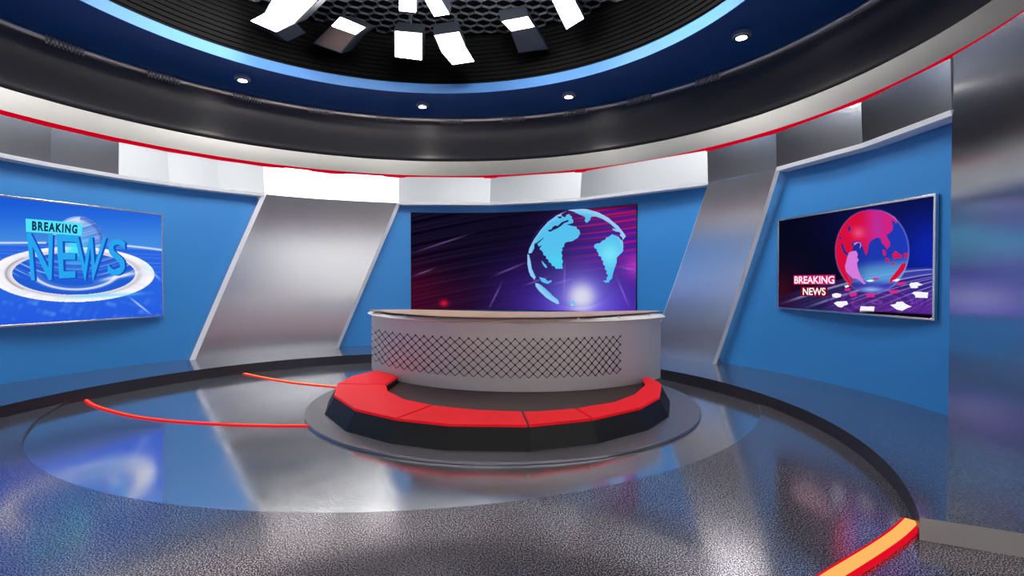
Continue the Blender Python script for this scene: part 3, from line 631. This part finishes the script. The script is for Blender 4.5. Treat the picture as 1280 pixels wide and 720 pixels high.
# --- flat televisions
def tv(name,label,Atop,Abot,Btop,Bbot,RA,RB,paint,nu,nv,s1=1.0,s0=0.):
    a=on_cyl(*Atop,RA);a_=on_cyl(*Abot,RA);b=on_cyl(*Btop,RB);b_=on_cyl(*Bbot,RB)
    zt=(a.z+b.z)/2; zb=(a_.z+b_.z)/2
    P0=Vector(((a.x+a_.x)/2,(a.y+a_.y)/2,0)); P1=Vector(((b.x+b_.x)/2,(b.y+b_.y)/2,0)); d=P1-P0; P1=P0+d*s1; P0=P0+d*s0
    X=(P1-P0); W=X.length; X.normalize(); Nn=Vector((-X.y,X.x,0))
    if Nn.dot(-(P0+P1)/2)<0: Nn=-Nn
    root=thing(name,label,'screen',tuple(((P0+P1)/2+Vector((0,0,zb)))))
    P0n=np.array(P0);P1n=np.array(P1)
    def f(u,v): return np.outer(1-u,P0n)+np.outer(u,P1n)+np.outer(zb+(zt-zb)*v,(0,0,1))
    o=grid_screen('screen',f,nu,nv,paint,root)
    def box(nm,x0,x1,z0,z1,y0,y1,m):
        vs=[P0+X*x+Nn*y+Vector((0,0,z)) for y in (y0,y1) for x,z in ((x0,z0),(x1,z0),(x1,z1),(x0,z1))]
        q=mesh_obj(nm,vs,[(0,1,2,3),(4,5,6,7),(0,1,5,4),(1,2,6,5),(2,3,7,6),(3,0,4,7)],m,root); return q
    t=.028; box('casing',-t*.8,W+t*.8,zb-t*.8,zt+t*.8,-.05,-.004,M['casing'])
    b=MB()
    for (x0,x1,z0,z1) in ((-t,W+t,zt,zt+t),(-t,W+t,zb-t,zb),(-t,0,zb,zt),(W,W+t,zb,zt)):
        vs=[P0+X*x+Nn*y+Vector((0,0,z)) for y in (-.035,.014) for x,z in ((x0,z0),(x1,z0),(x1,z1),(x0,z1))]
        b.add(vs,[(0,1,2,3),(4,5,6,7),(0,1,5,4),(1,2,6,5),(2,3,7,6),(3,0,4,7)])
    bevel(b.obj('frame',M['frame'],root),.004,2)
    def hit(px,py,off=.002):       # photo point -> point on this television's plane
        dd=Vector(ray(px,py)); o_=P0+Nn*off-Vector((0,0,EYE)); k_=o_.dot(Nn)/dd.dot(Nn); p=dd*k_; p.z+=EYE; return p
    return root,hit,Nn
def words(txt,quad,hit,m,parent,name='lettering',off=.003,bold=.012,spacing=1.0):
    """text fitted into a photo quad (tl,tr,br,bl) on a screen"""
    cu=bpy.data.curves.new('type','FONT'); cu.body=txt; cu.offset=bold; cu.space_character=spacing; cu.resolution_u=6
    ob=bpy.data.objects.new('type',cu); COL.objects.link(ob); bpy.context.view_layer.update()
    dg=bpy.context.evaluated_depsgraph_get(); me=bpy.data.meshes.new_from_object(ob.evaluated_get(dg)); bpy.data.objects.remove(ob)
    bpy.data.curves.remove(cu)
    co=[v.co.copy() for v in me.vertices]; x0=min(c.x for c in co);x1=max(c.x for c in co);y0=min(c.y for c in co);y1=max(c.y for c in co)
    tl,tr,br,bl=[hit(*q,off) for q in quad]
    for v in me.vertices:
        u=(v.co.x-x0)/(x1-x0); w=(v.co.y-y0)/(y1-y0)
        v.co=(bl*(1-u)+br*u)*(1-w)+(tl*(1-u)+tr*u)*w
    me.name=name; me.materials.clear(); return link(name,me,m,parent)
def plate(quad,hit,m,parent,name='title_box',off=.0015):
    P=[hit(*q,off) for q in quad]; return mesh_obj(name,P,[(0,1,2,3)],m,parent)
tl_,hl,_=tv('television','blue breaking news television on the left wall','00' and (202,268.8),(202,396),(0,246.2),(0,404),5.92,5.86,paint_left,420,260,1.2)
tr_,hr,_=tv('television','red globe breaking news television on the right wall',(974,275.5),(974,385),(1167,247),(1167,396),5.97,5.96,paint_right,460,300)
cy_=flat('cyan title box',(84,228,248)); nv_=flat('navy lettering',(10,48,92)); bl_=flat('bright blue lettering',(40,166,240)); bs_=flat('deep blue letter side',(22,78,190))
plate([(32,273.3),(103,279),(102,294.5),(32.5,289.8)],hl,cy_,tl_,off=.006)
words('BREAKING',[(40,276),(97,281.2),(96.5,292.3),(40,288)],hl,nv_,tl_,off=.008,bold=.045,spacing=1.25)
for ch,q in (('N',[(33.5,291),(66,293),(64.5,350),(39,350.5)]),('E',[(70.5,292.5),(96,294.5),(94,347),(74,348)]),('W',[(93,294.5),(133,297),(122,350.5),(100,350.5)]),('S',[(136,298),(158,300),(155.5,344),(134,344)])):
    words(ch,[(a+2.6,b_+.8) for a,b_ in q],hl,bs_,tl_,'letter_shadow',off=.003,bold=.015)
    words(ch,q,hl,bl_,tl_,'letter',off=.005,bold=.01)
mg=flat('magenta title box',(205,20,110)); dr=flat('dark red title box',(120,6,26)); wh=flat('white lettering',(252,244,250))
plate([(992,344.2),(1044,343.4),(1044,355.6),(992,355.6)],hr,mg,tr_); plate([(1001,358.4),(1034.5,358.2),(1034.5,370.8),(1001,370.2)],hr,dr,tr_)
words('BREAKING',[(993,345.4),(1043,344.8),(1043,354.6),(993,354.6)],hr,wh,tr_,bold=.022)
words('NEWS',[(1003.5,359.8),(1032,359.6),(1032,369.2),(1003.5,368.8)],hr,wh,tr_,bold=.022)
# ---------------------------------------------------------------- studio beyond the opening (behind the camera)
struct(sweep('wall_front_unseen',[(10.2,0),(10.2,6.6)],205,330,3,M['back'],smooth=True),'unseen wall beyond the set, made pale to reflect lamp light')
struct(sweep('wall_outer',[(RW+.3,ZR),(10.2,0)],325,330,3,M['back'],smooth=False),'pale return of the reflecting wall behind the set')
# ---------------------------------------------------------------- lights
def area(name,c,tgt,size,power,col=(1,.98,.95)):
    l=bpy.data.lights.new(name,'AREA'); l.shape='SQUARE'; l.size=size; l.energy=power; l.color=col
    o=bpy.data.objects.new(name,l); COL.objects.link(o); o.location=c; o.rotation_euler=(Vector(tgt)-Vector(c)).to_track_quat('-Z','Y').to_euler(); return o
w=bpy.data.worlds.new('World'); SC.world=w; w.use_nodes=True; w.node_tree.nodes['Background'].inputs[0].default_value=(.5,.6,.8,1); w.node_tree.nodes['Background'].inputs[1].default_value=.15
cam=bpy.data.cameras.new('Camera'); co=bpy.data.objects.new('Camera',cam); COL.objects.link(co)
cam.sensor_width=36; cam.lens=F*36/1280; co.location=(0,0,EYE); co.rotation_euler=(PI/2+PITCH,0,0); cam.clip_start=.02; SC.camera=co
SC.view_settings.view_transform='Standard'; SC.view_settings.look='None'; SC.view_settings.exposure=0; SC.view_settings.gamma=1; SC.view_settings.use_curve_mapping=False
